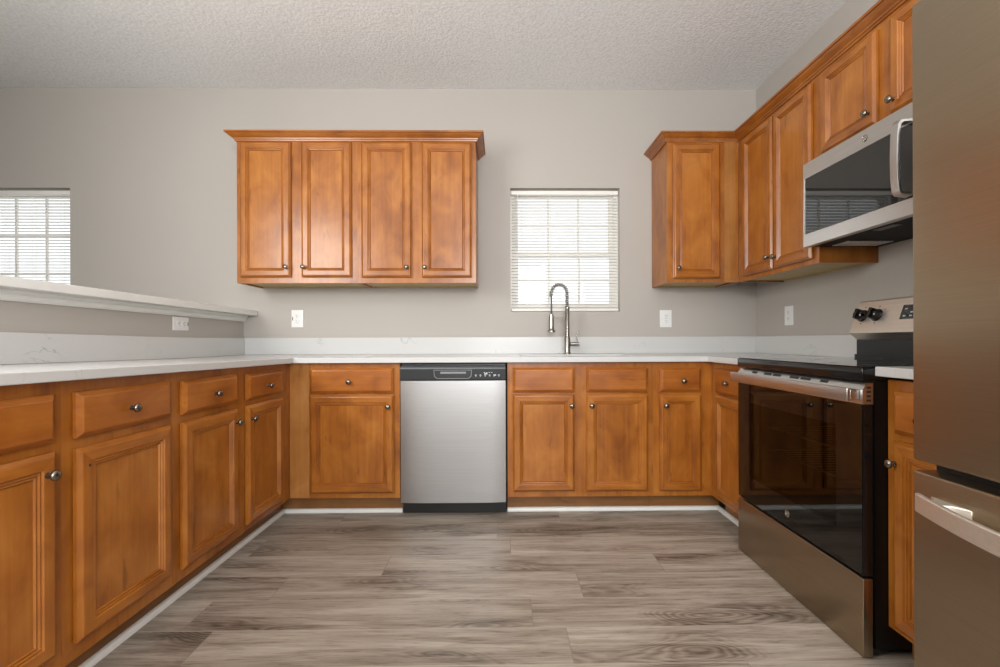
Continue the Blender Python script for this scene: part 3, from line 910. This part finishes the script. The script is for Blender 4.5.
for xx in (-0.100, -0.086, -0.072, -0.058):
    mkbox(xx - 0.004, xx + 0.004, 0.818, 0.821)
mkbox(-0.100, -0.082, 0.809, 0.816); mkbox(-0.048, -0.034, 0.801, 0.8085)
obj('markings', mk, MARK, cp_o)
obj('tub', MB().box(dx0 + 0.004, dx1 - 0.004, YB + 0.0165, YW - 0.06, 0.083, 0.868), DGREY, t)
for xx in (-0.478, -0.072):
    obj('mounting_bracket', MB().box(xx - 0.013, xx + 0.013, YB - 0.006, YB + 0.016, 0.8605, 0.866), DGREY, t)
obj('kick_plate', MB().box(dx0 + 0.003, dx1 - 0.003, YB + 0.045, YB + 0.060, 0.002, 0.0815), BLACKM, t)

# ------------------------------------------------------------------ range
RY0, RY1, RX = 1.4115, 2.1685, 1.128
t = thing('range', 'freestanding electric range with black glass oven door on the right wall', 'range', (1.46, (RY0 + RY1) / 2, 0))
bx0, bx1 = 1.166, 1.790
body = MB()
body.box(bx0, bx1, RY0, RY0 + 0.035, 0.030, 0.872).box(bx0, bx1, RY1 - 0.035, RY1, 0.030, 0.872)
body.box(bx0, bx1, RY0 + 0.035, RY1 - 0.035, 0.030, 0.300).box(bx0, bx1, RY0 + 0.035, RY1 - 0.035, 0.770, 0.872)
body.box(bx1 - 0.08, bx1, RY0 + 0.035, RY1 - 0.035, 0.300, 0.770)
obj('body', body, plain('black_side_enamel', (0.005, 0.005, 0.005), 0.3, spec=0.25, noise=0.1), t)
for xx in (bx0 + 0.05, bx1 - 0.05):
    for yy in (RY0 + 0.06, RY1 - 0.06):
        obj('leg', MB().lathe([(0.018, 0), (0.018, 0.006), (0.009, 0.008), (0.009, 0.0295)], (xx, yy, 0.0003), (0, 0, 1), 14), BLACKM, t)
obj('toe_panel', MB().box(bx0 - 0.004, bx0 + 0.02, RY0 + 0.01, RY1 - 0.01, 0.006, 0.0295), BLACKM, t)
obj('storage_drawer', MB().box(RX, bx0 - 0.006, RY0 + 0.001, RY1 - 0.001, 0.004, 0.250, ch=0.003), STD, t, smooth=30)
wy0, wy1, wz0, wz1 = RY0 + 0.115, RY1 - 0.115, 0.370, 0.715
dr = obj('oven_door', MB().plate('yz', (RY0 + 0.001, RY1 - 0.001, 0.258, 0.796), [(wy0, wy1, wz0, wz1)], RX + 0.003, bx0 - 0.004), BLACKG, t, bevel=0.002)
obj('glass_front', MB().plate('yz', (RY0 + 0.005, RY1 - 0.005, 0.262, 0.796), [(wy0 + 0.001, wy1 - 0.001, wz0 + 0.001, wz1 - 0.001)], RX + 0.0005, RX + 0.0028), BLACKGLASS, dr)
obj('window', MB().box(RX + 0.0006, RX + 0.0027, wy0 + 0.001, wy1 - 0.001, wz0 + 0.001, wz1 - 0.001), OVGLASS, dr)
obj('top_trim', MB().prism([(bx0 - 0.004, 0.797), (RX, 0.797), (RX, 0.843), (RX + 0.014, 0.864), (bx0 - 0.004, 0.864)], 'y', RY0 + 0.001, RY1 - 0.001), STY, dr)
sn = Vector((-0.021, 0, 0.014)).normalized()
for a, b in ((2.012, 2.052), (1.905, 1.959), (1.840, 1.894), (1.729, 1.783), (1.663, 1.718), (1.572, 1.611)):
    q = [Vector((RX + 0.014 * f, 0, 0.843 + 0.021 * f)) for f in (0.30, 0.72)]
    o0 = sn * 0.0002; o1 = sn * 0.0008
    obj('vent_slot', MB().prism([((q[0] + o0).x, (q[0] + o0).z), ((q[1] + o0).x, (q[1] + o0).z), ((q[1] + o1).x, (q[1] + o1).z), ((q[0] + o1).x, (q[0] + o1).z)], 'y', a, b), DARKSLOT, dr)
for k in range(4):
    zz = 0.806 + 0.0135 * k
    obj('vent_slot', MB().box(RX + 0.012, RX + 0.026, RY0 + 0.0003, RY0 + 0.0009, zz, zz + 0.0065), DARKSLOT, dr)
hd = MB()
hd.box(1.085, 1.097, RY0 + 0.010, RY1 - 0.012, 0.808, 0.848, ch=0.003)
hd.box(1.0975, RX - 0.0005, RY0 + 0.012, RY0 + 0.034, 0.812, 0.842, ch=0.002).box(1.0975, RX - 0.0005, RY1 - 0.036, RY1 - 0.014, 0.812, 0.842, ch=0.002)
obj('handle', hd, STY, dr, smooth=30)
EM = Matrix.Translation((RX - 0.0002, 1.790, 0.312)) @ Matrix(((0, 0, -1, 0), (-1, 0, 0, 0), (0, 1, 0, 0), (0, 0, 0, 1)))
def emblem(parent, M, r, size):
    """round script badge; local XY plane, faces local +Z"""
    e = MB().lathe([(r, 0), (r, 0.0012), (r * 0.93, 0.0016)], (0, 0, 0), (0, 0, 1), 32)
    e.tube([(r * 0.84 * math.cos(a * math.pi / 20), r * 0.84 * math.sin(a * math.pi / 20), 0.0018) for a in range(41)], r * 0.05, 6, 1)
    for q in range(4):   # curled flourishes round the rim
        a0 = math.pi / 4 + q * math.pi / 2
        c = Vector((r * 0.66 * math.cos(a0), r * 0.66 * math.sin(a0), 0.0018))
        e.tube([c + Vector((0.16 * r * math.cos(a0 + s_ * 0.5), 0.16 * r * math.sin(a0 + s_ * 0.5), 0)) for s_ in range(9)], r * 0.035, 5, 1)
    tx = text_mb('GE', size, 0.0006, Matrix.Translation((0, 0, 0.0020)))
    e.add(tx.v, tx.f, 1)
    return obj('emblem', e.xf(M), [KN, CHROME], parent, smooth=40)
emblem(dr, EM, 0.015, 0.0155)
for zz in (0.490, 0.596):
    rk = MB()
    ry0, ry1 = RY0 + 0.060, RY1 - 0.060
    rk.tube([(1.245, ry0, zz), (1.245, ry1, zz)], 0.0050, 8).tube([(1.690, ry0, zz), (1.690, ry1, zz)], 0.0035, 8)
    rk.tube([(1.245, ry0, zz), (1.690, ry0, zz)], 0.0035, 8).tube([(1.245, ry1, zz), (1.690, ry1, zz)], 0.0035, 8)
    for i in range(1, 17):
        yy = ry0 + (ry1 - ry0) * i / 17
        rk.tube([(1.245, yy, zz + 0.003), (1.690, yy, zz + 0.003)], 0.0018, 6)
    obj('oven_rack', rk, RACK, t, smooth=50)
ct = obj('cooktop', MB().box(RX - 0.002, 1.700, RY0, RY1, 0.8725, 0.9115, ch=0.004), BLACKG, t, smooth=30)
obj('glass_top', MB().box(RX + 0.004, 1.698, RY0 + 0.006, RY1 - 0.006, 0.9118, 0.9155), BLACKGLASS, ct, bevel=0.001)
for xx, yy, rr in ((1.29, 1.60, 0.105), (1.29, 1.98, 0.085), (1.54, 1.60, 0.075), (1.54, 1.98, 0.100)):
    r_ = MB()
    n = 40
    vs_, fs_ = [], []
    for k in range(n):
        a = 2 * math.pi * k / n
        for q in (rr, rr - 0.004): vs_.append((xx + q * math.cos(a), yy + q * math.sin(a), 0.9158))
    for k in range(n):
        k2 = (k + 1) % n
        fs_.append([2 * k, 2 * k2, 2 * k2 + 1, 2 * k + 1])
    r_.add(vs_, fs_)
    obj('burner_ring', r_, DGREY, ct)
bgp = obj('backguard', MB().box(1.7015, 1.790, RY0 + 0.002, RY1 - 0.002, 0.8725, 1.000), BLACKM, t, bevel=0.002)
obj('lower_rail', MB().box(1.690, 1.7012, RY0 + 0.004, RY1 - 0.004, 0.9158, 0.930), BLACKM, bgp)
panel = obj('control_panel', MB().prism([(1.705, 1.001), (1.672, 1.030), (1.673, 1.036), (1.722, 1.176), (1.728, 1.181), (1.790, 1.181), (1.790, 1.001)], 'y', RY0 - 0.002, RY1 + 0.006), STH, t, bevel=0.002)
tn = Vector((0.049, 0, 0.140)).normalized(); nn = Vector((-tn.z, 0, tn.x))
def on_panel(y, s_, d): # s along slope from lower edge
    p = Vector((1.673, 0, 1.036)) + tn * s_ + nn * d
    return Vector((p.x, y, p.z))
KY = (2.122, 2.042, 1.538, 1.458)
for yy in KY:
    kb = MB().lathe([(0.029, 0), (0.029, 0.004), (0.026, 0.006), (0.0245, 0.030), (0.021, 0.033)], on_panel(yy, 0.078, 0.0008), nn, 28)
    o_ = on_panel(yy, 0.078, 0.0332)
    Mk = Matrix(((0, tn.x, nn.x, o_.x), (-1, 0, 0, o_.y), (0, tn.z, nn.z, o_.z), (0, 0, 0, 1)))
    gb = MB().box(-0.0065, 0.0065, -0.0235, 0.0235, -0.001, 0.010, ch=0.002).xf(Mk)
    kb.add(gb.v, gb.f)
    obj('burner_knob', kb, BLACKG, panel, smooth=40)
def slope_quad(y0, y1, s0, s1, d0, d1):
    m = MB()
    vs_ = [on_panel(y, s_, d) for d in (d0, d1) for (y, s_) in ((y0, s0), (y1, s0), (y1, s1), (y0, s1))]
    return m.add(vs_, [(3, 2, 1, 0), (4, 5, 6, 7), (0, 1, 5, 4), (1, 2, 6, 5), (2, 3, 7, 6), (3, 0, 4, 7)])
dm = slope_quad(1.665, 1.918, 0.052, 0.116, 0.0005, 0.0016)
for (y, s_) in ((1.898, 0.098), (1.898, 0.066), (1.868, 0.066), (1.838, 0.066), (1.868, 0.082), (1.808, 0.066), (1.778, 0.082), (1.748, 0.066)):
    q = slope_quad(y - 0.006, y + 0.006, s_ - 0.003, s_ + 0.003, 0.0017, 0.0020)
    dm.add(q.v, q.f, 1)
obj('display', dm, [BLACKGLASS, MARK], panel)
mk = MB()
for yy in KY:
    for (a, b) in ((0.0, 0.040), (0.0, -0.040), (0.034, 0.024), (-0.034, 0.024)):
        q = slope_quad(yy + a - 0.0035, yy + a + 0.0035, 0.080 + b - 0.002, 0.080 + b + 0.002, 0.0005, 0.0008)
        mk.add(q.v, q.f)
obj('dial_marks', mk, DGREY, panel)

# ------------------------------------------------------------------ microwave
MX, MZ0, MZ1 = 1.445, 1.440, 1.836
MY0, MY1 = 1.4135, 2.1665
t = thing('microwave', 'stainless over-the-range microwave with black glass door under the short wall cabinet', 'microwave', (1.63, (MY0 + MY1) / 2, MZ0))
obj('body', MB().box(MX + 0.032, XW - 0.002, MY0, MY1, MZ0 + 0.004, MZ1 - 0.001), BLACKM, t, bevel=0.003)
gz0, gz1 = 1.500, 1.764
mdoor = obj('door', MB().plate('yz', (MY0, MY1, MZ0, MZ1), [(MY0 + 0.010, MY1 - 0.012, gz0, gz1)], MX, MX + 0.031), STY, t, bevel=0.002)
obj('window', MB().box(MX + 0.002, MX + 0.028, 1.566, MY1 - 0.0125, gz0 + 0.0005, gz1 - 0.0005), MWGLASS, mdoor)
cp_o = obj('control_panel', MB().box(MX + 0.0015, MX + 0.028, MY0 + 0.0105, 1.564, gz0 + 0.0005, gz1 - 0.0005), BLACKGLASS, t)
mk = MB()
for r_i in range(4):
    for c_i in range(3):
        mk.box(MX + 0.0006, MX + 0.0013, 1.445 + 0.036 * c_i, 1.457 + 0.036 * c_i, 1.540 + 0.036 * r_i, 1.546 + 0.036 * r_i)
obj('markings', mk, MARK, cp_o)
outer = [(MX - 0.0005, 1.779), (1.402, 1.774), (1.394, 1.762), (1.389, 1.720), (1.387, 1.642), (1.389, 1.565), (1.394, 1.522), (1.402, 1.510), (MX - 0.0005, 1.505)]
inner = [(MX - 0.0005, 1.519), (1.410, 1.522), (1.404, 1.530), (1.401, 1.567), (1.399, 1.642), (1.401, 1.718), (1.404, 1.754), (1.410, 1.762), (MX - 0.0005, 1.765)]
obj('handle', MB().prism(outer + inner, 'y', 1.580, 1.613), STZ, mdoor, bevel=0.003)
emblem(mdoor, Matrix.Translation((MX - 0.0003, 1.794, 1.799)) @ Matrix(((0, 0, -1, 0), (-1, 0, 0, 0), (0, 1, 0, 0), (0, 0, 0, 1))), 0.0145, 0.015)
FILTL = plain('bright_filter_mesh', (0.62, 0.61, 0.59), 0.45, 0.6, noise=0.45, nscale=220)
obj('grease_filter', MB().box(1.560, 1.765, 2.030, 2.130, MZ0 + 0.0005, MZ0 + 0.0035), FILTL, t)
obj('grease_filter', MB().box(1.560, 1.765, 1.460, 1.560, MZ0 + 0.0005, MZ0 + 0.0035), FILTL, t)
obj('underside', MB().box(1.480, 1.800, MY0 + 0.004, MY1 - 0.004, MZ0 + 0.0036, MZ0 + 0.0039), plain('matt_black_underside', (0.008, 0.008, 0.008), 0.65, spec=0.2, noise=0.1), t)
obj('lamp_lens', MB().box(1.500, 1.540, 1.730, 1.830, MZ0 + 0.0012, MZ0 + 0.0035), DGREY, t)

# ------------------------------------------------------------------ refrigerator
FX, FY0, FY1 = 1.006, 0.255, 1.106
t = thing('refrigerator', 'tall stainless refrigerator with bottom freezer drawer at the right edge', 'refrigerator', (1.40, (FY0 + FY1) / 2, 0))
obj('cabinet', MB().box(FX + 0.062, XW - 0.03, FY0 + 0.004, FY1 - 0.002, 0.020, 1.800), DGREY, t, bevel=0.004)
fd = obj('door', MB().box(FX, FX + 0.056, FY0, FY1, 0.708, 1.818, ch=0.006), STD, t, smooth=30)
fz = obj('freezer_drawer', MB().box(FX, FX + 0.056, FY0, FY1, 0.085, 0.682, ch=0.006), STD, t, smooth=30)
obj('gasket', MB().box(FX + 0.0562, FX + 0.0618, FY0 + 0.012, FY1 - 0.004, 0.095, 1.808), BLACKM, t)
obj('grille', MB().box(FX + 0.030, FX + 0.061, FY0 + 0.01, FY1 - 0.01, 0.020, 0.080), BLACKM, t)
for xx in (FX + 0.10, XW - 0.08):
    for yy in (FY0 + 0.06, FY1 - 0.06):
        obj('foot', MB().lathe([(0.02, 0), (0.02, 0.006), (0.010, 0.008), (0.010, 0.0195)], (xx, yy, 0.0003), (0, 0, 1), 14), BLACKM, t)
# bowed freezer handle
pts, inn = [], []
ya_, yb_ = FY1 - 0.052, FY0 + 0.052
for i in range(25):
    s_ = -1 + i / 12
    yy = (ya_ + yb_) / 2 + (ya_ - yb_) / 2 * -s_
    pts.append((FX - 0.043 - 0.063 * (1 - s_ * s_), yy))
    inn.append((FX - 0.031 - 0.063 * (1 - s_ * s_), yy))
hm = MB().prism(pts + inn[::-1], 'z', 0.600, 0.643)
for yy, sg in ((ya_ - 0.044, 1), (yb_ + 0.044, -1)):
    fl = []
    for i in range(9):
        q = i / 8.0
        fl.append((FX - 0.046 + 0.0456 * q, 0.013 + 0.036 * q ** 3))
    hm.prism([(x_, yy + d_) for x_, d_ in fl] + [(x_, yy - d_) for x_, d_ in reversed(fl)], 'z', 0.608, 0.634)
obj('handle', hm, STH, fz, bevel=0.003, smooth=30)
pts, inn = [], []
for i in range(25):
    s_ = -1 + i / 12
    zz = 1.20 + 0.40 * s_
    pts.append((FX - 0.050 - 0.030 * (1 - s_ * s_), zz)); inn.append((FX - 0.038 - 0.030 * (1 - s_ * s_), zz))
hm = MB().prism(pts + inn[::-1], 'y', 0.300, 0.336)
for zz in (0.84, 1.56): hm.box(FX - 0.045, FX - 0.0004, 0.304, 0.332, zz - 0.018, zz + 0.018)
obj('handle', hm, STZ, fd, bevel=0.003, smooth=30)
